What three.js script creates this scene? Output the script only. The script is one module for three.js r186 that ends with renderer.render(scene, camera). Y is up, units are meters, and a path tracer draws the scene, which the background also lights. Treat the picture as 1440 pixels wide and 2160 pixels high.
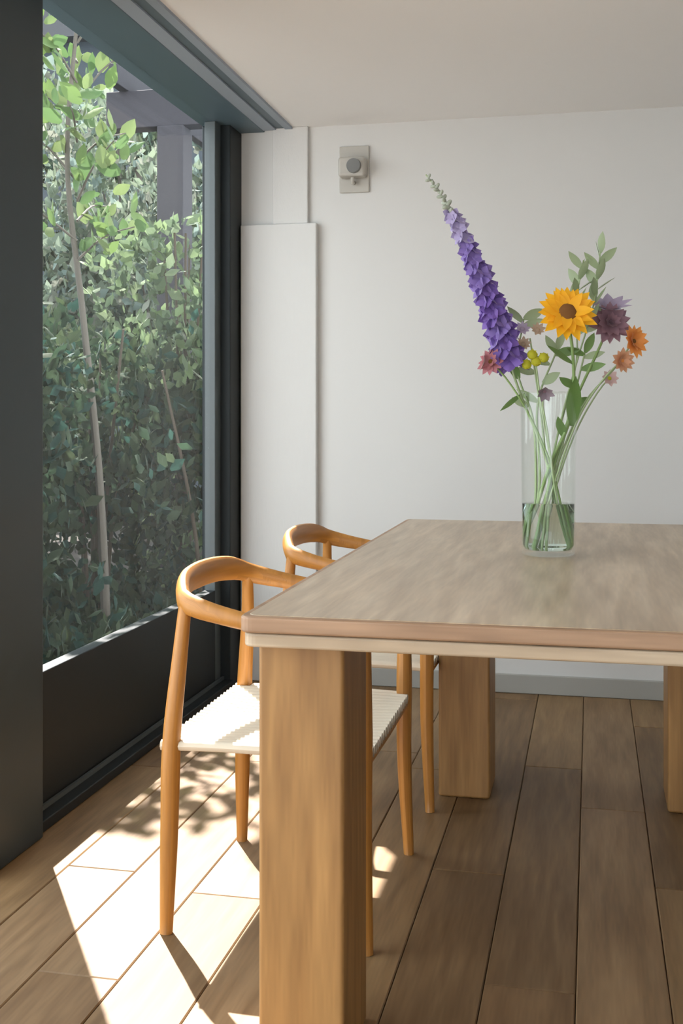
import * as THREE from 'three';
import { RoundedBoxGeometry } from 'three/addons/geometries/RoundedBoxGeometry.js';
import { mergeGeometries } from 'three/addons/utils/BufferGeometryUtils.js';

// ------------------------------------------------------------------ camera, sky, sun, exposure
const scene = new THREE.Scene();
const EYE = 1.112, YAW = 12.4 * Math.PI / 180;
// an upright view camera: the lens is shifted, so that uprights stay upright
const camera = new THREE.PerspectiveCamera(2 * Math.atan(1290 / 2400) * 180 / Math.PI, 1440 / 2160, 0.05, 100);
camera.setViewOffset(1440, 2580, 0, 420, 1440, 2160);
camera.position.set(0, EYE, 0);
camera.rotation.y = YAW;
scene.add(camera);

scene.background = new THREE.Color().setRGB(0.86, 0.95, 1.0);
scene.backgroundIntensity = 4.8;

const sun = new THREE.DirectionalLight(0xfff8f2, 29);
sun.position.set(-5.6, 12.0, -8.3);
sun.target.position.set(-1.0, 0, -3);
sun.position.add(sun.target.position);
sun.castShadow = true;
sun.shadow.mapSize.set(4096, 4096);
sun.shadow.camera.left = -9; sun.shadow.camera.right = 9; sun.shadow.camera.top = 9; sun.shadow.camera.bottom = -9;
sun.shadow.camera.near = 1; sun.shadow.camera.far = 40;
scene.add(sun, sun.target);

const renderer = new THREE.WebGLRenderer({ antialias: true });
renderer.toneMapping = THREE.LinearToneMapping;
renderer.toneMappingExposure = 0.95;
renderer.shadowMap.enabled = true;

// ------------------------------------------------------------------ helpers
let seed = 20240611;
function rnd() { seed = (seed + 0x6D2B79F5) | 0; let t = Math.imul(seed ^ (seed >>> 15), 1 | seed); t = (t + Math.imul(t ^ (t >>> 7), 61 | t)) ^ t; return ((t ^ (t >>> 14)) >>> 0) / 4294967296; }
const rr = (a, b) => a + (b - a) * rnd();
const V = (x, y, z) => new THREE.Vector3(x, y, z);
const taken = {};
function numbered(name) { const n = taken[name] = (taken[name] ?? -1) + 1; return n ? name + '_' + String(n).padStart(3, '0') : name; }
function tag(o, label, category, group, kind) {
  o.userData.label = label; o.userData.category = category;
  if (group) o.userData.group = group;
  if (kind) o.userData.kind = kind;
  return o;
}
function thing(name, label, category, [x, y, z] = [0, 0, 0], turn = 0, group) {
  const o = new THREE.Group(); o.name = numbered(name); scene.add(o);
  o.position.set(x, y, z); o.rotation.y = turn;
  return tag(o, label, category, group);
}
function mesh(name, geo, mat, parent) {
  const m = new THREE.Mesh(geo, mat);
  m.castShadow = m.receiveShadow = true;
  if (parent === scene) m.name = numbered(name);
  else { parent.userData.counts ??= {}; const n = parent.userData.counts[name] = (parent.userData.counts[name] ?? -1) + 1; m.name = n ? name + '_' + String(n).padStart(3, '0') : name; }
  parent.add(m);
  return m;
}
function struct(name) { const g = new THREE.Group(); g.name = name; g.userData.kind = 'structure'; scene.add(g); return g; }
const boxGeo = (x0, x1, y0, y1, z0, z1, r = 0) => {
  const w = x1 - x0, h = y1 - y0, d = z1 - z0;
  const g = r > 0 ? new RoundedBoxGeometry(w, h, d, 2, r) : new THREE.BoxGeometry(w, h, d);
  g.translate((x0 + x1) / 2, (y0 + y1) / 2, (z0 + z1) / 2); return g;
};
// texture coordinates in metres, the grain running along the given axis
function grainUV(g, axis, ou = 0, ov = 0) {
  const p = g.attributes.position, n = g.attributes.normal, uv = new Float32Array(p.count * 2);
  for (let i = 0; i < p.count; i++) {
    const c = [p.getX(i), p.getY(i), p.getZ(i)], m = [Math.abs(n.getX(i)), Math.abs(n.getY(i)), Math.abs(n.getZ(i))];
    const o = [0, 1, 2].filter((k) => k !== axis);
    const other = m[o[0]] > m[o[1]] ? o[1] : o[0];
    uv[2 * i] = c[axis] + ou; uv[2 * i + 1] = c[other] + ov + (m[o[0]] > m[o[1]] ? 0.37 : 0);
  }
  g.setAttribute('uv', new THREE.BufferAttribute(uv, 2)); return g;
}
// a rod along a list of points with a radius per point; squash flattens it in the given direction
function rod(points, radii, sides = 8, steps = 12, flat = null) {
  const curve = new THREE.CatmullRomCurve3(points), g = new THREE.TubeGeometry(curve, steps, 1, sides, false);
  const p = g.attributes.position, row = sides + 1;
  for (let i = 0; i <= steps; i++) {
    const t = i / steps, c = curve.getPointAt(t), f = t * (radii.length - 1), k = Math.min(Math.floor(f), radii.length - 2);
    const r = radii[k] + (radii[k + 1] - radii[k]) * (f - k);
    for (let j = 0; j < row; j++) {
      const id = i * row + j, d = V(p.getX(id), p.getY(id), p.getZ(id)).sub(c).multiplyScalar(r);
      if (flat) { const h = t * (flat.length - 1), q = Math.min(Math.floor(h), flat.length - 2); d.y *= flat[q] + (flat[q + 1] - flat[q]) * (h - q); }
      p.setXYZ(id, c.x + d.x, c.y + d.y, c.z + d.z);
    }
  }
  // closed ends
  const idx = Array.from(g.index.array), pos = Array.from(p.array), uv = Array.from(g.attributes.uv.array);
  for (const i of [0, steps]) {
    const c = curve.getPointAt(i / steps), id = pos.length / 3;
    pos.push(c.x, c.y, c.z); uv.push(0, 0);
    for (let j = 0; j < sides; j++) i ? idx.push(id, i * row + j, i * row + j + 1) : idx.push(id, j + 1, j);
  }
  const out = new THREE.BufferGeometry();
  out.setAttribute('position', new THREE.Float32BufferAttribute(pos, 3));
  out.setAttribute('uv', new THREE.Float32BufferAttribute(uv, 2));
  out.setIndex(idx); out.computeVertexNormals();
  return out;
}

// ------------------------------------------------------------------ textures and materials
function noise1(n, s) { const a = Array.from({ length: n }, () => s()); return (t) => { t = ((t % n) + n) % n; const i = Math.floor(t), f = t - i, w = f * f * (3 - 2 * f); return a[i] * (1 - w) + a[(i + 1) % n] * w; }; }
function noise2(n, m) { const a = Array.from({ length: n * m }, rnd); return (x, y) => { x = ((x % n) + n) % n; y = ((y % m) + m) % m; const i = Math.floor(x), j = Math.floor(y), f = x - i, g = y - j, u = f * f * (3 - 2 * f), v = g * g * (3 - 2 * g), q = (a_, b_) => a[(a_ % n) + n * (b_ % m)]; return (q(i, j) * (1 - u) + q(i + 1, j) * u) * (1 - v) + (q(i, j + 1) * (1 - u) + q(i + 1, j + 1) * u) * v; }; }
function dataTexture(w, h, fn, srgb = true) {
  const d = new Uint8Array(w * h * 4);
  for (let y = 0; y < h; y++) for (let x = 0; x < w; x++) { const c = fn(x / w, y / h), i = 4 * (y * w + x); d[i] = Math.max(0, Math.min(255, c[0] * 255)); d[i + 1] = Math.max(0, Math.min(255, c[1] * 255)); d[i + 2] = Math.max(0, Math.min(255, c[2] * 255)); d[i + 3] = 255; }
  const t = new THREE.DataTexture(d, w, h); t.wrapS = t.wrapT = THREE.RepeatWrapping; t.magFilter = t.minFilter = THREE.LinearFilter;
  if (srgb) t.colorSpace = THREE.SRGBColorSpace;
  t.needsUpdate = true; return t;
}
// wood grain: long soft bands, fine pores and a slow drift, as a grey-level multiplier around white
const nA = noise2(6, 64), nB = noise2(20, 256), nC = noise2(4, 12);
const grain = (amount) => dataTexture(512, 512, (u, v) => {
  const warp = nC(u * 4, v * 12) * 1.6, band = nA(u * 6, v * 64 + warp), fine = nB(u * 20, v * 256);
  const k = 1 - amount * (0.55 * band + 0.3 * fine + 0.35 * nC(u * 4 + 1.7, v * 12 + 5.1));
  return [k, k * (1 - amount * 0.12 * band), k * (1 - amount * 0.25 * band)];
});
const grainStrong = grain(0.42), grainSoft = grain(0.24);
const plaster = dataTexture(256, 256, (() => { const a = noise2(64, 64), b = noise2(12, 12); return (u, v) => { const k = 0.5 * a(u * 64, v * 64) + 0.5 * b(u * 12, v * 12); return [k, k, k]; }; })(), false);
const lin = (r, g, b) => new THREE.Color().setRGB(r, g, b);
const std = (c, roughness, more = {}) => new THREE.MeshStandardMaterial({ color: c, roughness, ...more });
const phys = (c, roughness, more = {}) => new THREE.MeshPhysicalMaterial({ color: c, roughness, ...more });

const M = {
  wall: std(lin(0.635, 0.625, 0.605), 0.9, { bumpMap: plaster, bumpScale: 0.0006 }),
  ceiling: std(lin(0.93, 0.92, 0.91), 0.95, { bumpMap: plaster, bumpScale: 0.0004 }),
  skirting: std(lin(0.34, 0.33, 0.30), 0.5),
  slate: phys(lin(0.092, 0.14, 0.175), 0.45),
  frame: phys(lin(0.016, 0.021, 0.023), 0.5, { specularIntensity: 0.5 }),
  sash: phys(lin(0.08, 0.095, 0.098), 0.42),
  mullion: phys(lin(0.028, 0.042, 0.050), 0.42, { specularIntensity: 0.7 }),
  pelmet: std(lin(0.31, 0.36, 0.42), 0.55),
  trackDark: std(lin(0.12, 0.16, 0.19), 0.5),
  glass: phys(0xffffff, 0.02, { transmission: 1, thickness: 0, ior: 1.5, specularIntensity: 0.3 }),
  subfloor: std(lin(0.05, 0.035, 0.022), 0.9),
  tableEdge: phys(lin(0.45, 0.28, 0.17), 0.5, { map: grainSoft }),
  tableTop: phys(lin(0.58, 0.455, 0.32), 0.36, { map: grainSoft }),
  tableLeg: phys(lin(0.44, 0.235, 0.078), 0.5, { map: grainSoft }),
  chairWood: phys(lin(0.58, 0.26, 0.052), 0.4, { map: grainSoft }),
  cord: std(lin(0.66, 0.58, 0.46), 0.85),
  soil: std(lin(0.022, 0.016, 0.011), 1),
  deck: std(lin(0.030, 0.022, 0.017), 0.7, { map: grainStrong }),
  patio: std(lin(0.46, 0.45, 0.43), 0.9),
  mauve: std(lin(0.027, 0.025, 0.032), 0.8),
  bark: std(lin(0.085, 0.075, 0.062), 0.9),
  darkBark: std(lin(0.07, 0.055, 0.04), 0.9),
  greyPlastic: std(lin(0.46, 0.435, 0.39), 0.5),
  darkPlastic: std(lin(0.17, 0.17, 0.165), 0.35),
  vase: phys(lin(0.985, 0.995, 0.985), 0.01, { transmission: 1, thickness: 0, ior: 1.45, specularIntensity: 0.6 }),
  water: phys(lin(0.93, 0.98, 0.96), 0.0, { transmission: 1, thickness: 0.1, ior: 1.33, attenuationColor: lin(0.62, 0.76, 0.72), attenuationDistance: 0.3 }),
};
const floorTones = [[0.28, 0.178, 0.092], [0.25, 0.152, 0.074], [0.32, 0.205, 0.108], [0.225, 0.138, 0.066], [0.275, 0.18, 0.10], [0.305, 0.192, 0.092]]
  .map((c) => phys(lin(...c), 0.55, { map: grainSoft, specularIntensity: 0.6 }));

// ------------------------------------------------------------------ the room
const X0 = -1.43, X1 = 3.3, Z0 = -4.56, Z1 = 2.9, H = 2.29;
{ // floor: planks along the window wall, on a dark base
  const floor = struct('floor');
  mesh('subfloor', boxGeo(X0 - 0.2, X1 + 0.2, -0.25, -0.018, Z0 - 0.2, Z1 + 0.2), M.subfloor, floor);
  const plank = (w, l) => {          // top face with small chamfers and four sides
    const c = 0.0025, t = 0.018, a = w / 2 - 0.0008, b = l / 2 - 0.0008, pos = [], P = (y, i) => [[-(a - i), y, -(b - i)], [a - i, y, -(b - i)], [a - i, y, b - i], [-(a - i), y, b - i]];
    const top = P(0, c), mid = P(-c, 0), low = P(-t, 0), quad = (p, q, r, s) => pos.push(...p, ...r, ...q, ...p, ...s, ...r);
    quad(top[0], top[1], top[2], top[3]);
    for (let k = 0; k < 4; k++) { const n = (k + 1) % 4; quad(mid[k], mid[n], top[n], top[k]); quad(low[k], low[n], mid[n], mid[k]); }
    const g = new THREE.BufferGeometry(); g.setAttribute('position', new THREE.Float32BufferAttribute(pos, 3)); g.computeVertexNormals(); return g;
  };
  const W = 0.175;
  let col = 0;
  for (let x = X0; x < X1 - 0.01; x += W, col++) {
    const w = Math.min(W, X1 - x);
    let z = Z0 - rr(0, 1.0);
    while (z < Z1) {
      const l = [1.1, 1.4, 1.7][Math.floor(rnd() * 3)], a = Math.max(z, Z0), b = Math.min(z + l, Z1);
      if (b - a > 0.05) {
        const g = grainUV(plank(w, b - a), 2, rnd() * 3, rnd() * 3);
        const m = mesh('plank', g, floorTones[Math.floor(rnd() * floorTones.length)], floor);
        m.position.set(x + w / 2, rr(-0.0006, 0), (a + b) / 2);
      }
      z += l;
    }
  }
}
{
  const c = struct('ceiling'); mesh('plaster', boxGeo(X0 - 0.12, X1 + 0.2, H, H + 0.2, Z0 - 0.2, Z1 + 0.2), M.ceiling, c);
  const b = struct('wall_back'); mesh('plaster', boxGeo(X0 - 0.12, X1 + 0.2, 0, H, Z0 - 0.2, Z0), M.wall, b);
  // a shallow boxed-in column in the corner beside the glazing, a little wider below
  mesh('boxing', boxGeo(X0 + 0.005, -1.10, 0, 1.89, Z0, Z0 + 0.035, 0.006), M.wall, b);
  mesh('upper_boxing', boxGeo(X0 + 0.14, -1.14, 1.89, H, Z0, Z0 + 0.022, 0.004), M.wall, b);
  const r = struct('wall_right'); mesh('plaster', boxGeo(X1, X1 + 0.2, 0, H, Z0, Z1), M.wall, r);
  const f = struct('wall_front');   // behind the camera, with a wide window
  mesh('plaster', boxGeo(X0 - 0.2, -1.2, 0, H, Z1, Z1 + 0.2), M.wall, f);
  mesh('plaster', boxGeo(1.8, X1 + 0.2, 0, H, Z1, Z1 + 0.2), M.wall, f);
  mesh('plaster', boxGeo(-1.2, 1.8, 2.2, H, Z1, Z1 + 0.2), M.wall, f);
  const l = struct('wall_left');
  mesh('plaster', boxGeo(X0 - 0.12, X0, 0, H, 2.3, Z1), M.wall, l);
  const s = struct('baseboard_back'); mesh('board', boxGeo(-1.10, X1, 0, 0.075, Z0, Z0 + 0.014, 0.004), M.skirting, s);
}
{ // glazed wall: a fixed pane and a sliding leaf in dark metal, then more glazing towards the camera
  const w = struct('window_1'), xo = X0 - 0.12;
  mesh('head_frame', boxGeo(xo, -1.33, 2.278, H, Z0, -2.45, 0.003), M.slate, w);
  mesh('jamb', boxGeo(xo, X0, 0, 2.278, Z0, Z0 + 0.155, 0.004), M.frame, w);
  mesh('mullion', boxGeo(xo, X0 + 0.03, 0, H, -2.74, -2.45, 0.006), M.mullion, w);
  mesh('sill_track', boxGeo(xo, X0 + 0.015, 0, 0.03, Z0 + 0.15, -2.74, 0.004), M.frame, w);
  mesh('track_rail', boxGeo(X0 - 0.035, X0 - 0.025, 0.03, 0.042, Z0 + 0.155, -2.74), M.sash, w);
  // the sash
  const sx0 = X0 - 0.085, sx1 = X0 - 0.04;
  mesh('stile', boxGeo(sx0, sx1, 0.035, 2.278, Z0 + 0.155, Z0 + 0.225, 0.003), M.sash, w);
  mesh('stile', boxGeo(sx0, sx1, 0.035, 2.278, -2.80, -2.74, 0.003), M.sash, w);
  mesh('bottom_rail', boxGeo(sx0, sx1, 0.035, 0.40, Z0 + 0.225, -2.80, 0.003), M.frame, w);
  mesh('pane', boxGeo(X0 - 0.066, X0 - 0.060, 0.40, 2.278, Z0 + 0.225, -2.80), M.glass, w);
  const v = struct('window_2');
  mesh('head_frame', boxGeo(xo, X0, 2.235, H, -2.45, 2.3, 0.004), M.frame, v);
  mesh('sill_track', boxGeo(xo, X0 + 0.015, 0, 0.03, -2.45, 2.3, 0.004), M.frame, v);
  for (const z of [-0.9, 0.7, 2.24]) mesh('mullion', boxGeo(xo, X0, 0.03, 2.235, z, z + 0.06, 0.004), M.frame, v);
  for (const [a, b] of [[-2.45, -0.9], [-0.84, 0.7], [0.76, 2.24]]) mesh('pane', boxGeo(X0 - 0.066, X0 - 0.060, 0.03, 2.235, a, b), M.glass, v);
  const u = struct('window_3');
  for (const [a, b] of [[-1.2, -1.14], [0.27, 0.33], [1.74, 1.8]]) mesh('mullion', boxGeo(a, b, 0, 2.2, Z1 + 0.04, Z1 + 0.12, 0.004), M.frame, u);
  for (const [a, b] of [[-1.14, 0.27], [0.33, 1.74]]) mesh('pane', boxGeo(a, b, 0, 2.2, Z1 + 0.07, Z1 + 0.076), M.glass, u);
  // dark metal curtain track let into the ceiling along the glazing
  const t = struct('trim_1');
  mesh('panel', boxGeo(-1.33, -1.275, H - 0.010, H, Z0 + 0.02, -1.0), M.pelmet, t);
  mesh('channel', boxGeo(-1.275, -1.235, H - 0.004, H, Z0 + 0.02, -1.0), M.trackDark, t);
  mesh('edge', boxGeo(-1.235, -1.205, H - 0.010, H, Z0 + 0.02, -1.0), M.pelmet, t);
}

// ------------------------------------------------------------------ the table
{
  const t = thing('dining_table', 'long pale wooden dining table with thick square legs', 'table', [-0.065, 0, -2.65]);
  const hw = 0.5, hl = 0.87, top = 0.78, th = 0.052;
  const slab = (a, b, y0, y1, e, hole) => { // rounded plan, eased edges
    const r = 0.02, w = a - e, l = b - e, trace = (s, w, l, r) => { s.moveTo(-w + r, -l); s.lineTo(w - r, -l); s.quadraticCurveTo(w, -l, w, -l + r); s.lineTo(w, l - r); s.quadraticCurveTo(w, l, w - r, l); s.lineTo(-w + r, l); s.quadraticCurveTo(-w, l, -w, l - r); s.lineTo(-w, -l + r); s.quadraticCurveTo(-w, -l, -w + r, -l); return s; };
    const s = trace(new THREE.Shape(), w, l, r);
    if (hole) s.holes.push(trace(new THREE.Path(), a - hole, b - hole, 0.012));
    const g = new THREE.ExtrudeGeometry(s, { depth: y1 - y0 - 2 * e, bevelEnabled: true, bevelThickness: e, bevelSize: e, bevelSegments: 3, curveSegments: 6 });
    g.rotateX(-Math.PI / 2); g.translate(0, y0 + e, 0); return g;
  };
  mesh('tabletop', grainUV(slab(hw - 0.012, hl - 0.012, top - 0.028, top, 0.002), 2, 0, 0.2), M.tableTop, t);
  mesh('edging', grainUV(slab(hw, hl, top - 0.028, top - 0.0012, 0.004, 0.02), 0), M.tableEdge, t).userData.label = 'reddish wooden edging strip';
  mesh('frame', grainUV(slab(hw - 0.005, hl - 0.005, top - th, top - 0.029, 0.004), 0), M.tableTop, t);
  for (const [sx, sz, inset, back] of [[-1, 1, 0.088, 0.17], [1, 1, 0.088, 0.17], [-1, -1, 0.205, 0.14], [1, -1, 0.155, 0.14]]) {
    const cx = sx * (hw - inset), cz = sz * (hl - back);
    mesh('leg', grainUV(boxGeo(cx - 0.074, cx + 0.074, 0, top - th + 0.0005, cz - 0.10, cz + 0.10, 0.008), 1, rnd(), rnd()), M.tableLeg, t);
  }
}

// ------------------------------------------------------------------ chairs
function makeChair() {
  // local frame: the sitter looks along +x, the back is at -x; origin on the floor under the seat's middle
  const t = thing('dining_chair', 'teak armchair with low curved back and cream sunlit seat beside the near table leg', 'chair', [0, 0, 0], 0, 'teak armchairs along the table');
  const hz = 0.262, hx = 0.215;
  for (const s of [-1, 1]) {
    mesh('leg', grainUV(rod([V(-hx + 0.002, 0, s * (hz + 0.008)), V(-hx + 0.006, 0.22, s * hz), V(-hx + 0.012, 0.42, s * hz), V(-hx + 0.024, 0.58, s * (hz - 0.014)), V(-hx + 0.03, 0.70, s * (hz - 0.034))], [0.014, 0.019, 0.021, 0.018, 0.014], 12, 20), 1, rnd(), rnd()), M.chairWood, t);
    mesh('leg', grainUV(rod([V(hx + 0.01, 0, s * (hz + 0.01)), V(hx, 0.24, s * hz), V(hx, 0.47, s * hz), V(hx, 0.655, s * (hz - 0.005))], [0.013, 0.018, 0.02, 0.015], 12, 16), 1, rnd(), rnd()), M.chairWood, t);
  }
  mesh('front_rail', grainUV(rod([V(hx, 0.383, -hz), V(hx, 0.383, hz)], [0.012, 0.014, 0.012], 8, 6), 2), M.chairWood, t);
  mesh('back_rail', grainUV(rod([V(-hx, 0.383, -hz), V(-hx, 0.383, hz)], [0.012, 0.014, 0.012], 8, 6), 2), M.chairWood, t);
  // hoop: arm, back, arm in one bent piece, highest in the back
  const pts = [];
  for (let k = -8; k <= 8; k++) {
    const a = Math.abs(k / 8), ang = k / 8 * 1.65;
    pts.push(V(-hx + 0.085 - 0.105 * Math.cos(ang) + Math.max(0, a - 0.7) * 1.15, 0.728 - 0.070 * Math.min(1, a * 1.15) ** 3, Math.sin(ang) * (hz + 0.008)));
  }
  mesh('top_rail', grainUV(rod(pts, [0.017, 0.017, 0.016, 0.016, 0.016, 0.016, 0.016, 0.017, 0.017], 14, 56, [0.85, 0.95, 1.3, 1.9, 2.0, 1.9, 1.3, 0.95, 0.85]), 2), M.chairWood, t);
  // seat: a dished woven panel with visible strands
  const n = 22, seat = [];
  for (let k = 0; k < n; k++) {
    const z0 = -hz - 0.012 + (2 * hz + 0.024) * k / n, z1 = z0 + (2 * hz + 0.024) / n - 0.0015, zc = (z0 + z1) / 2, dip = (x) => 0.402 - 0.014 * (1 - (x / hx) ** 2) * (1 - (zc / hz) ** 2);
    const g = rod([V(-hx - 0.012, 0.398, zc), V(-hx * 0.5, dip(-hx * 0.5), zc), V(0, dip(0), zc), V(hx * 0.5, dip(hx * 0.5), zc), V(hx + 0.012, 0.398, zc)], [(z1 - z0) / 2, (z1 - z0) / 2], 8, 10);
    seat.push(g);
  }
  const sm = mesh('seat', mergeGeometries(seat), M.cord, t); sm.userData.label = 'cream woven seat';
  return t;
}
const chair = makeChair();
chair.position.set(-0.675, 0, -2.565);
const chair2 = chair.clone(); chair2.name = numbered('dining_chair'); scene.add(chair2);
chair2.position.set(-0.665, 0, -3.42);
chair2.userData = { ...chair.userData, label: 'teak armchair with cream woven seat, nearer the white wall of the two at the table' };

// ------------------------------------------------------------------ vase, water and flowers
const vaseAt = V(-0.099, 0.78, -2.69), R = V(Math.cos(YAW), 0, -Math.sin(YAW)), F = V(-Math.sin(YAW), 0, -Math.cos(YAW));
{
  const pr = [[0, 0.001], [0.056, 0.001], [0.061, 0.006], [0.0625, 0.02], [0.0635, 0.18], [0.066, 0.372], [0.0665, 0.378], [0.065, 0.380], [0.0635, 0.376], [0.061, 0.18], [0.0595, 0.024], [0.054, 0.014], [0, 0.013]].map(([x, y]) => new THREE.Vector2(x, y));
  const v = mesh('glass_vase', new THREE.LatheGeometry(pr, 48), M.vase, scene); v.position.copy(vaseAt);
  tag(v, 'tall clear glass vase of cut flowers on the wooden table', 'vase');
  const w = mesh('vase_water', new THREE.LatheGeometry([[0, 0.0142], [0.0535, 0.0152], [0.0588, 0.025], [0.0602, 0.120], [0, 0.120]].map(([x, y]) => new THREE.Vector2(x, y)), 48), M.water, scene); w.position.copy(vaseAt);
  tag(w, 'clear water filling the lower part of the glass vase', 'water');
}
// a point of the bouquet: metres right of the vase axis, above the table, towards the wall
const B = (r, y, f = 0) => V(R.x * r + F.x * f, y, R.z * r + F.z * f);
const px = (u, v, f = 0) => B((u - 1157) * 0.0011033, Math.max(0.017, (1173 - v) * 0.0011033), f);   // measured on the photograph at the vase's distance
const leafMat = (c) => phys(lin(...c), 0.6, { transmission: 0.3, thickness: 0, side: THREE.DoubleSide });
const G = { stem: std(lin(0.20, 0.30, 0.10), 0.6), pale: std(lin(0.30, 0.38, 0.20), 0.6), leaf: leafMat([0.16, 0.27, 0.08]), leafPale: leafMat([0.34, 0.42, 0.25]), leafDark: leafMat([0.13, 0.24, 0.06]) };
const petalMat = (c) => phys(lin(...c), 0.7, { transmission: 0.3, thickness: 0, side: THREE.DoubleSide });
const Pm = {
  purple: petalMat([0.20, 0.11, 0.42]), violet: petalMat([0.24, 0.16, 0.46]), lilac: petalMat([0.42, 0.36, 0.58]), bud: petalMat([0.42, 0.46, 0.38]),
  yellow: petalMat([0.92, 0.47, 0.0]), gold: petalMat([0.80, 0.34, 0.0]), brown: std(lin(0.16, 0.065, 0.012), 0.9),
  plum: petalMat([0.27, 0.15, 0.19]), mauve: petalMat([0.42, 0.35, 0.50]), orange: petalMat([0.80, 0.32, 0.07]), peach: petalMat([0.62, 0.32, 0.18]),
  rose: petalMat([0.42, 0.15, 0.17]), blush: petalMat([0.62, 0.44, 0.42]), lime: petalMat([0.50, 0.48, 0.01]), dusk: petalMat([0.26, 0.2, 0.24]), tan: petalMat([0.48, 0.36, 0.27]),
};
// petal or leaf blade along +y from the origin, cupped along +z
function blade(l, w, cup = 0.15, tip = 0.9, rows = 5) {
  const pos = [], idx = [], uv = [];
  for (let i = 0; i <= rows; i++) {
    const t = i / rows, h = w / 2 * Math.sin(Math.PI * Math.min(1, 0.10 + tip * t)) * (i === rows ? 0.35 : 1), z = cup * l * t * t;
    for (const s of [-1, 0, 1]) { pos.push(s * h, l * t, z + Math.abs(s) * h * 0.25); uv.push(s, t); }
    if (i) { const a = 3 * (i - 1), b = 3 * i; idx.push(a, a + 1, b, a + 1, b + 1, b, a + 1, a + 2, b + 1, a + 2, b + 2, b + 1); }
  }
  const g = new THREE.BufferGeometry(); g.setAttribute('position', new THREE.Float32BufferAttribute(pos, 3)); g.setAttribute('uv', new THREE.Float32BufferAttribute(uv, 2)); g.setIndex(idx); g.computeVertexNormals(); return g;
}
function flower(name, label, category, path, stemMat, r0 = 0.0035, r1 = 0.0025) {
  const base = path[0], t = thing(name, label, category, [vaseAt.x + base.x, vaseAt.y + base.y, vaseAt.z + base.z]);
  const pts = path.map((p) => p.clone().sub(base));
  mesh('stem', rod(pts, [r0, r1], 8, 20), stemMat, t);
  return { t, head: pts[pts.length - 1], dir: pts[pts.length - 1].clone().sub(pts[pts.length - 2]).normalize(), at: (p) => p.clone().sub(base) };
}
const Y = V(0, 1, 0);
// rings of petals round a head that faces a direction
function head(t, centre, face, rings, disc) {
  const q = new THREE.Quaternion().setFromUnitVectors(V(0, 0, 1), face.clone().normalize());
  for (const [n, l, w, open, mat, off] of rings) {
    const g = blade(l, w, 0.12);
    for (let k = 0; k < n; k++) {
      const m = mesh('petal', g, mat, t), a = (k + off) / n * Math.PI * 2 + rr(-0.06, 0.06);
      const q2 = new THREE.Quaternion().setFromAxisAngle(V(0, 0, 1), a), q3 = new THREE.Quaternion().setFromAxisAngle(V(1, 0, 0), open + rr(-0.1, 0.1));
      m.quaternion.copy(q).multiply(q2).multiply(q3); m.position.copy(centre);
      m.scale.setScalar(rr(0.92, 1.06));
    }
  }
  if (disc) {
    const [r, h, mat] = disc, g = new THREE.SphereGeometry(r, 14, 8); g.scale(1, 1, h);
    const m = mesh('flower_centre', g, mat, t); m.quaternion.copy(q); m.position.copy(centre);
  }
}
function leaf(t, at, towards, l, w, mat, roll = 0) {
  const m = mesh('leaf', blade(l, w, 0.18, 0.88, 6), mat, t);
  m.quaternion.setFromUnitVectors(Y, towards.clone().normalize()).multiply(new THREE.Quaternion().setFromAxisAngle(Y, roll)); m.position.copy(at);
}
const toCam = F.clone().negate();
{ // purple larkspur: florets along a leaning spike, buds at the tip
  const path = [px(1196, 1168, 0.02), px(1150, 960, 0.005), px(1095, 830, -0.01), px(1050, 690, -0.02), px(985, 530, -0.03), px(930, 420, -0.03), px(897, 376, -0.03)];
  const f = flower('larkspur', 'tall leaning spike of purple florets fading to grey-green buds at its tip', 'flower', path, G.pale, 0.004, 0.0015);
  const c = new THREE.CatmullRomCurve3(path.map(f.at));
  const fl = (r) => mergeGeometries(Array.from({ length: 5 }, (_, k) => { const g = blade(r, r * 0.85, 0.25, 0.85, 3); g.rotateX(0.95); g.rotateY(k / 5 * Math.PI * 2); return g; }));
  const big = fl(0.033), mid = fl(0.026), bud = new THREE.SphereGeometry(0.006, 8, 6); bud.scale(0.8, 1.5, 0.8);
  for (let k = 0; k < 82; k++) {
    const s = k / 81, t = 0.475 + 0.515 * s, p = c.getPointAt(t), tan = c.getTangentAt(t);
    const a = k * 2.4, side = new THREE.Vector3().crossVectors(tan, V(0, 0, 1)).normalize().applyAxisAngle(tan, a), d = side.clone().addScaledVector(tan, 0.45).normalize();
    const isBud = s > 0.80, g = isBud ? bud : s > 0.5 ? mid : big, mat = isBud ? Pm.bud : s > 0.62 ? Pm.lilac : s > 0.42 ? Pm.violet : (k % 3 ? Pm.purple : Pm.violet);
    const m = mesh(isBud ? 'bud' : 'floret', g, mat, f.t);
    m.position.copy(p).addScaledVector(d, isBud ? 0.006 * (1.6 - s) / 0.8 : 0.013 * (1.15 - s * 0.7));
    m.quaternion.setFromUnitVectors(Y, d);
    m.scale.setScalar((isBud ? 1.15 - (s - 0.8) * 2 : 1.1 - 0.45 * s) * rr(0.9, 1.1));
  }
  leaf(f.t, f.at(px(1098, 835, -0.01)), V(-0.5, -0.3, 0.3), 0.07, 0.018, G.leaf);
}
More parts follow.
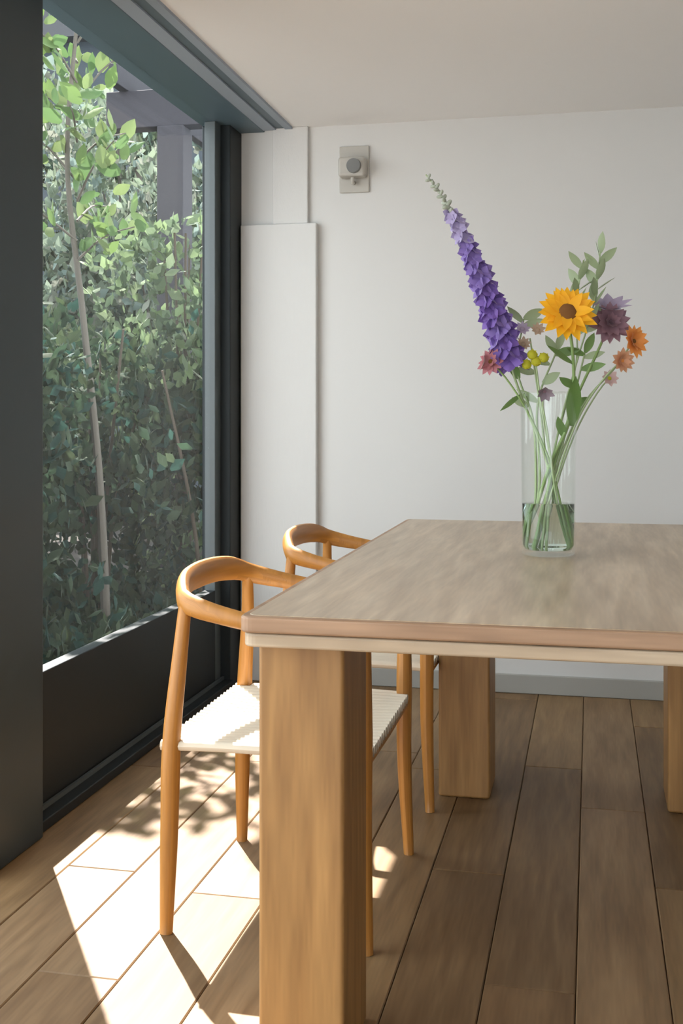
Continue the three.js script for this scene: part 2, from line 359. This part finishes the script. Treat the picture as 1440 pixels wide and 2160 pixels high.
{
  const f = flower('sunflower', 'yellow daisy-like bloom with a dark brown centre', 'flower', [px(1112, 1166, 0.02), px(1160, 985, 0), px(1203, 880, -0.01), px(1206, 760, -0.02), px(1191, 664, -0.03)], G.stem, 0.0045, 0.0035);
  head(f.t, f.head.clone().addScaledVector(toCam, 0.008), toCam.clone().add(V(0, 0.35, 0)), [[16, 0.070, 0.029, -0.12, Pm.yellow, 0], [14, 0.060, 0.026, 0.15, Pm.yellow, 0.5]], [0.023, 0.5, Pm.brown]);
  leaf(f.t, f.at(px(1206, 900, -0.01)), V(0.02, 1, 0.3), 0.125, 0.036, G.leafDark, 0.3);
  leaf(f.t, f.at(px(1205, 770, -0.02)), V(-0.9, 0.45, 0.3), 0.075, 0.03, G.leaf, 1.2);
  leaf(f.t, f.at(px(1190, 925, 0)), V(-0.15, 0.9, 0.4), 0.06, 0.024, G.leafDark, -0.4);
}
{
  const f = flower('plum_dahlia', 'dark plum many-petalled bloom with mauve upper petals', 'flower', [px(1128, 1170, -0.02), px(1165, 1000, 0), px(1215, 850, 0.01), px(1262, 750, 0.02), px(1292, 682, 0.02)], G.stem, 0.004, 0.003);
  head(f.t, f.head, toCam.clone().add(V(0.15, 0.25, 0)), [[14, 0.052, 0.025, -0.1, Pm.plum, 0], [12, 0.046, 0.023, 0.35, Pm.plum, 0.5], [9, 0.03, 0.016, 0.8, Pm.plum, 0.2], [6, 0.018, 0.012, 1.15, Pm.plum, 0.4]], [0.012, 0.6, Pm.plum]);
  head(f.t, f.head.clone().add(V(0, 0.034, 0)).addScaledVector(F, 0.012), V(0, 1, 0).addScaledVector(toCam, 0.5), [[9, 0.060, 0.028, 0.2, Pm.mauve, 0]], null);
}
{
  const f = flower('orange_zinnia', 'small orange bloom facing right beside the plum bloom', 'flower', [px(1120, 1172, 0.03), px(1175, 990, 0.01), px(1235, 850, 0), px(1300, 775, 0), px(1336, 722, 0)], G.pale, 0.003, 0.002);
  head(f.t, f.head, toCam.clone().add(V(0.8, 0.2, 0)), [[12, 0.042, 0.020, 0.1, Pm.orange, 0], [10, 0.034, 0.016, 0.55, Pm.orange, 0.5]], [0.009, 0.6, Pm.brown]);
}
{
  const f = flower('peach_zinnia', 'small peach bloom hanging just below the orange bloom', 'flower', [px(1130, 1170, 0), px(1172, 1010, -0.01), px(1225, 870, -0.015), px(1280, 790, -0.02), px(1308, 764, -0.02)], G.pale, 0.003, 0.002);
  head(f.t, f.head, toCam.clone().add(V(0.4, 0, 0)), [[11, 0.031, 0.016, 0.1, Pm.peach, 0], [9, 0.024, 0.013, 0.6, Pm.peach, 0.5]], [0.007, 0.6, Pm.orange]);
}
{
  const f = flower('blush_blossom', 'pale blush pink blossom lowest on the right of the bouquet', 'flower', [px(1150, 1170, 0.03), px(1180, 1020, 0.02), px(1225, 900, 0.02), px(1272, 820, 0.02), px(1290, 800, 0.02)], G.pale, 0.0025, 0.0018);
  head(f.t, f.head, toCam.clone().add(V(0.2, 0.3, 0)), [[8, 0.024, 0.015, 0.25, Pm.blush, 0]], [0.006, 0.6, Pm.lime]);
}
{
  const f = flower('rose_pink_blossom', 'dusty rose bloom at the far left of the bouquet under the purple spike', 'flower', [px(1200, 1170, -0.01), px(1160, 980, -0.01), px(1110, 870, -0.02), px(1065, 800, -0.02), px(1034, 766, -0.02)], G.stem, 0.003, 0.002);
  head(f.t, f.head, toCam.clone().add(V(-0.6, 0.25, 0)), [[12, 0.034, 0.017, 0.0, Pm.rose, 0], [9, 0.025, 0.014, 0.5, Pm.rose, 0.5]], [0.008, 0.6, Pm.brown]);
  head(f.t, f.head.clone().addScaledVector(R, -0.014), V(0, 0.2, 0).addScaledVector(R, -1), [[6, 0.026, 0.014, 0.2, Pm.blush, 0]], null);
}
{
  const f = flower('lime_button_flower', 'small lime yellow button flower left of the middle of the bouquet', 'flower', [px(1205, 1168, 0), px(1165, 990, -0.01), px(1138, 860, -0.03), px(1126, 775, -0.035)], G.pale, 0.003, 0.002);
  for (const [u, v] of [[1126, 766], [1106, 772], [1142, 758], [1118, 752]]) head(f.t, f.at(px(u, v, -0.035)), toCam.clone().add(V(0, 0.4, 0)), [[8, 0.014, 0.008, 0.3, Pm.lime, 0]], [0.012, 0.7, Pm.lime]);
}
{
  const f = flower('tan_scabious', 'faded pinkish tan seed head beside the yellow bloom', 'flower', [px(1188, 1172, 0.03), px(1160, 1000, 0.02), px(1140, 850, 0.01), px(1120, 715, 0.01)], G.pale, 0.0028, 0.002);
  for (const [u, v, m] of [[1136, 698, Pm.tan], [1106, 728, Pm.tan], [1104, 696, Pm.mauve]]) head(f.t, f.at(px(u, v, 0.01)), toCam.clone().add(V(0, 0.5, 0)), [[9, 0.02, 0.01, 0.25, m, 0]], [0.007, 0.7, m]);
}
{
  const f = flower('dusky_bellflower', 'drooping dusky mauve bellflower low over the vase rim', 'flower', [px(1192, 1174, 0.0), px(1166, 1020, -0.02), px(1146, 905, -0.05), px(1135, 850, -0.062), px(1138, 828, -0.07)], G.pale, 0.0028, 0.0018);
  head(f.t, f.head, V(0, -0.6, 0).addScaledVector(toCam, 0.8), [[7, 0.026, 0.016, 0.5, Pm.dusk, 0]], [0.006, 0.6, Pm.plum]);
}
for (const [label, u0, u1, v1, f0, n] of [['pale green grassy spike rising tallest on the right of the bouquet', 1148, 1276, 512, 0.035, 16], ['shorter pale green grassy spike close behind the yellow bloom', 1140, 1240, 545, 0.045, 13]]) {
  const f = flower('green_spike', label, 'foliage', [px(u0, 1170, -0.03), px(1172, 960, f0 * 0.5), px(1225, 760, f0), px(u1 - 16, 640, f0), px(u1, v1, f0)], G.pale, 0.003, 0.0015);
  const c = new THREE.CatmullRomCurve3([px(1225, 760, f0), px(u1 - 16, 640, f0), px(u1, v1, f0)].map(f.at));
  for (let k = 0; k < n; k++) { const s = 0.25 + 0.72 * k / n, tan = c.getTangentAt(s), d = V(1, 0, 0).applyAxisAngle(Y, k * 2.4).addScaledVector(tan, 1.1); leaf(f.t, c.getPointAt(s), d, 0.055, 0.023, G.leafPale, k); }
}
for (const [label, path, list] of [
  ['leafy green sprig filling the middle of the bouquet', [px(1118, 1168, 0), px(1142, 1020, 0.02), px(1140, 850, 0.03), px(1180, 740, 0.03)], [[1140, 850, -0.8, 0.6], [1150, 810, 0.9, 0.5], [1165, 770, -0.9, 0.3], [1175, 750, 1, 0.25], [1180, 740, 0.3, 1], [1180, 745, -0.5, 0.9], [1178, 745, 0.8, 0.1]]],
  ['leafy green sprig leaning left under the purple spike', [px(1130, 1160, 0.03), px(1136, 1010, 0.03), px(1128, 880, 0.03), px(1095, 780, 0.03), px(1110, 672, 0.03)], [[1120, 860, -0.7, 0.5], [1100, 800, -0.5, 0.8], [1095, 780, 0.7, -0.2], [1105, 690, 0.8, 0.3], [1110, 672, 0.9, 0.5], [1108, 680, -0.6, 0.7]]],
  ['leafy green sprig leaning right below the plum bloom', [px(1140, 1165, 0.02), px(1178, 1000, 0.03), px(1212, 860, 0.03), px(1240, 745, 0.03)], [[1212, 860, 0.8, 0.5], [1222, 820, -0.7, 0.5], [1232, 780, 0.9, 0.2], [1240, 745, 0.4, 0.9], [1240, 750, -0.8, 0.4], [1238, 755, 1, 0.3]]],
]) {
  const f = flower('leafy_sprig', label, 'foliage', path, G.pale, 0.004, 0.002);
  for (const [u, v, dr, dy] of list) leaf(f.t, f.at(px(u, v, 0.03)), V(0, dy, 0).addScaledVector(R, dr).addScaledVector(toCam, rr(-0.2, 0.4)), rr(0.045, 0.062), rr(0.018, 0.026), rnd() < 0.5 ? G.leafPale : G.leaf, rr(-0.6, 0.6));
}

// ------------------------------------------------------------------ small things indoors
{
  const t = thing('wall_sensor', 'small grey box with a dark lens fixed high on the white wall', 'sensor', [-0.947, 2.01, Z0]);
  mesh('back_plate', boxGeo(-0.062, 0.062, 0, 0.19, 0, 0.012, 0.004), M.greyPlastic, t);
  mesh('housing', boxGeo(-0.055, 0.055, 0.055, 0.135, 0.012, 0.075, 0.012), M.greyPlastic, t);
  const g = new THREE.CylinderGeometry(0.028, 0.031, 0.02, 24); g.rotateX(Math.PI / 2); g.translate(0.012, 0.095, 0.08);
  mesh('lens', g, M.darkPlastic, t);
  const b = rod([V(0, 0.04, 0.01), V(0, 0.035, 0.04), V(0, 0.06, 0.045)], [0.008, 0.008], 8, 8); mesh('bracket', b, M.greyPlastic, t);
}

// ------------------------------------------------------------------ the garden
{
  const g = struct('garden_ground');
  const geo = new THREE.PlaneGeometry(26, 30, 80, 90); geo.rotateX(-Math.PI / 2); const p = geo.attributes.position, nz = noise2(40, 40);
  for (let i = 0; i < p.count; i++) p.setY(i, 0.05 * nz(p.getX(i) * 1.7 + 40, p.getZ(i) * 1.7 + 40) - 0.15);
  geo.translate(-14.65, 0, -4); geo.computeVertexNormals();
  mesh('soil', geo, M.soil, g);
  const d = struct('terrace');
  for (let k = 0; k < 6; k++) mesh('deck_board', grainUV(boxGeo(X0 - 0.14 - 0.115 * (k + 1), X0 - 0.145 - 0.115 * k, -0.13, -0.05, -5.2, 3, 0.004), 2, rnd(), rnd()), M.deck, d);
  mesh('patio', boxGeo(-6.5, X0 - 0.86, -0.14, -0.05, -1.9, 7, 0.01), M.patio, d);
  mesh('patio', boxGeo(X0 - 0.86, 3.5, -0.14, -0.05, 3.15, 7, 0.01), M.patio, d);
}
const leafGeo = (l, w) => { const g = blade(l, w, 0.2, 0.88, 2); return g; };
const foliageMat = phys(lin(1, 1, 1), 0.9, { specularIntensity: 0.2, transmission: 0.4, thickness: 0, side: THREE.DoubleSide });
function foliage(t, n, place, tones, l, w) {
  const im = new THREE.InstancedMesh(leafGeo(l, w), foliageMat, n), o = new THREE.Object3D(), c = new THREE.Color();
  for (let k = 0; k < n; k++) {
    o.position.copy(place(k)); o.rotation.set(rr(-1.3, 1.3), rr(0, 6.3), rr(-1.3, 1.3)); o.scale.setScalar(rr(0.6, 1.25)); o.updateMatrix(); im.setMatrixAt(k, o.matrix);
    const q = tones[Math.floor(rnd() * tones.length)], b = rr(0.8, 1.2); im.setColorAt(k, c.setRGB(q[0] * b, q[1] * b, q[2] * b));
  }
  im.name = 'foliage'; im.userData.kind = 'stuff'; im.castShadow = im.receiveShadow = true; t.add(im); return im;
}
function lobes(n, w, h, d, y0) { // clustered crown of a shrub
  const c = Array.from({ length: n }, () => [V(rr(-1, 1) * w, y0 + rr(0.05, 0.92) * h, rr(-1, 1) * d), rr(0.16, 0.34)]);
  return () => { const [p, r] = c[Math.floor(rnd() * c.length)]; const a = V(rr(-1, 1), rr(-1, 1), rr(-1, 1)); a.multiplyScalar(r / Math.max(0.4, a.length())); const q = p.clone().add(a); q.y = Math.max(0.03, q.y); return q; };
}
function stems(t, n, spread, h, r, mat) { for (let k = 0; k < n; k++) { const a = rr(0, 6.3), s = spread * rr(0.4, 1); mesh('stem', rod([V(Math.cos(a) * 0.05, -0.05, Math.sin(a) * 0.05), V(Math.cos(a) * s * 0.4, h * 0.4, Math.sin(a) * s * 0.4), V(Math.cos(a) * s, h * rr(0.75, 0.95), Math.sin(a) * s)], [r, r * 0.5], 7, 8), mat, t); } }
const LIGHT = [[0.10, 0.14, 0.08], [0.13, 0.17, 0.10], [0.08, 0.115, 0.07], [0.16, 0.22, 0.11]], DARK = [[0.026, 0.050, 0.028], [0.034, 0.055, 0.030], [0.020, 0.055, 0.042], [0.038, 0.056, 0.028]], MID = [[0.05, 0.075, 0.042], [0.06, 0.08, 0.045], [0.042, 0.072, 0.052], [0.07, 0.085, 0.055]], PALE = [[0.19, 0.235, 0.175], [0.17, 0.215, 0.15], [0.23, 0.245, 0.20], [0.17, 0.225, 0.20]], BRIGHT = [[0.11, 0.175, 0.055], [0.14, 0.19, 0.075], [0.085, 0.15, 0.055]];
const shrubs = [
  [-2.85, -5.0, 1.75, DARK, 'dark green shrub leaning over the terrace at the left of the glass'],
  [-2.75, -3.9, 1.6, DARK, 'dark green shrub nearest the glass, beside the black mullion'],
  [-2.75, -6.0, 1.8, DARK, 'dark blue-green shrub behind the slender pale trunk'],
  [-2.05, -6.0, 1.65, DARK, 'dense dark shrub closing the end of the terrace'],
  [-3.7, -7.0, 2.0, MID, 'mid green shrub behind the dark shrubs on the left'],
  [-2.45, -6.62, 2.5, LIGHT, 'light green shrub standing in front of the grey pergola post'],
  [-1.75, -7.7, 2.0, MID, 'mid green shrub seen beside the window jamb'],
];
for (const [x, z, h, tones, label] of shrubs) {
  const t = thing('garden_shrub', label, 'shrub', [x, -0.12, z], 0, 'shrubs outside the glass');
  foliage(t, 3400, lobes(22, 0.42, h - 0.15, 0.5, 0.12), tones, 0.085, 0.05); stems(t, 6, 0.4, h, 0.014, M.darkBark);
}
{
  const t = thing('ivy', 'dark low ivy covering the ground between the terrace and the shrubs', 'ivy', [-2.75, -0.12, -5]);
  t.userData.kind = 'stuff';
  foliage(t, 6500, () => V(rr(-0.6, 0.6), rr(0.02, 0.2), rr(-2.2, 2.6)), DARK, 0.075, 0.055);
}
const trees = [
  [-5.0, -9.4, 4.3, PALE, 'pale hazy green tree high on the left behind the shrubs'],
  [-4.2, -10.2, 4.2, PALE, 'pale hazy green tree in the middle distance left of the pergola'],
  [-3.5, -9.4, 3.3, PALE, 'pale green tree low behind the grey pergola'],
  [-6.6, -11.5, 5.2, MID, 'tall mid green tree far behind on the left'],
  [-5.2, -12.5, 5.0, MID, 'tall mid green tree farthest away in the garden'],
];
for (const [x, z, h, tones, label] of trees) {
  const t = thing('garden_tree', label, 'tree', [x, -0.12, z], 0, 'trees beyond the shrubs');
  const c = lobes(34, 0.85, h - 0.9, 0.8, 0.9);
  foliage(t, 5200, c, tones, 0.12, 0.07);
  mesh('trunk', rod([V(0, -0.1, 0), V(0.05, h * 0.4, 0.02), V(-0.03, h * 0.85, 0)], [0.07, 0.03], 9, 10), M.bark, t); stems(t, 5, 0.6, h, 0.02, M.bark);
}
{ // slender tree near the glass with separate bright leaves
  const t = thing('slender_tree', 'slender pale-trunked young tree with bright green leaves outside the glass', 'tree', [-2.42, -0.12, -5.35]);
  mesh('trunk', rod([V(0.04, -0.1, 0), V(0, 0.9, 0.02), V(-0.10, 1.75, 0), V(-0.16, 2.5, 0.05), V(-0.12, 3.2, 0.02), V(-0.08, 3.7, 0)], [0.026, 0.022, 0.018, 0.014, 0.011, 0.005], 10, 24), M.bark, t);
  const geo = blade(0.115, 0.07, 0.2, 0.88, 4), mats = BRIGHT.map((c) => phys(lin(...c), 0.8, { specularIntensity: 0.25, transmission: 0.45, thickness: 0, side: THREE.DoubleSide }));
  for (let b = 0; b < 17; b++) {
    const y = 2.0 + b * 0.1, a = b * 2.3, l = rr(0.25, 0.5), s = V(-0.12, y, 0.02), e = V(-0.12 + Math.cos(a) * l, y + rr(0.05, 0.3), Math.sin(a) * l);
    mesh('branch', rod([s, s.clone().lerp(e, 0.5).add(V(0, 0.04, 0)), e], [0.007, 0.003], 6, 6), M.bark, t);
    for (let k = 0; k < 17; k++) { const m = mesh('leaf', geo, mats[Math.floor(rnd() * 3)], t); m.position.copy(s).lerp(e, rr(0.25, 1.05)).add(V(rr(-0.07, 0.07), rr(-0.08, 0.08), rr(-0.07, 0.07))); m.rotation.set(rr(-1.4, 1.4), rr(0, 6.3), rr(-1.4, 1.4)); m.scale.setScalar(rr(0.7, 1.2)); }
  }
}
{
  const t = thing('garden_pergola', 'mauve-grey timber pergola rising above the shrubs', 'pergola', [-2.82, -0.12, -7.45]);
  for (const [x, z] of [[0, 0], [0, -2.2]]) mesh('post', boxGeo(x - 0.095, x + 0.095, -0.05, 3.2, z - 0.095, z + 0.095, 0.008), M.mauve, t);
  for (const z of [0, -2.2]) mesh('beam', boxGeo(-0.48, 1.6, 3.2, 3.46, z - 0.07, z + 0.07, 0.008), M.mauve, t);
  for (let k = 0; k < 5; k++) { const x = -0.35 + k * 0.45; mesh('rafter', boxGeo(x - 0.035, x + 0.035, 3.46, 3.6, -2.45, 0.25, 0.006), M.mauve, t); }
}
{
  const t = thing('garden_house', 'blue-grey house wall far behind the trees and pergola', 'house', [-7.5, -0.12, -17]);
  const wallM = std(lin(0.04, 0.05, 0.06), 0.9), roofM = std(lin(0.06, 0.06, 0.065), 0.9);
  mesh('wall', boxGeo(-6, 7, -0.1, 7.2, -6, 0), wallM, t);
  const r = new THREE.Shape(); r.moveTo(-6.5, 7.2); r.lineTo(7.5, 7.2); r.lineTo(0.5, 9.6); r.lineTo(-6.5, 7.2);
  const g = new THREE.ExtrudeGeometry(r, { depth: 6.6, bevelEnabled: false }); g.translate(0, 0, -6.3); mesh('roof', g, roofM, t);
}
renderer.render(scene, camera);
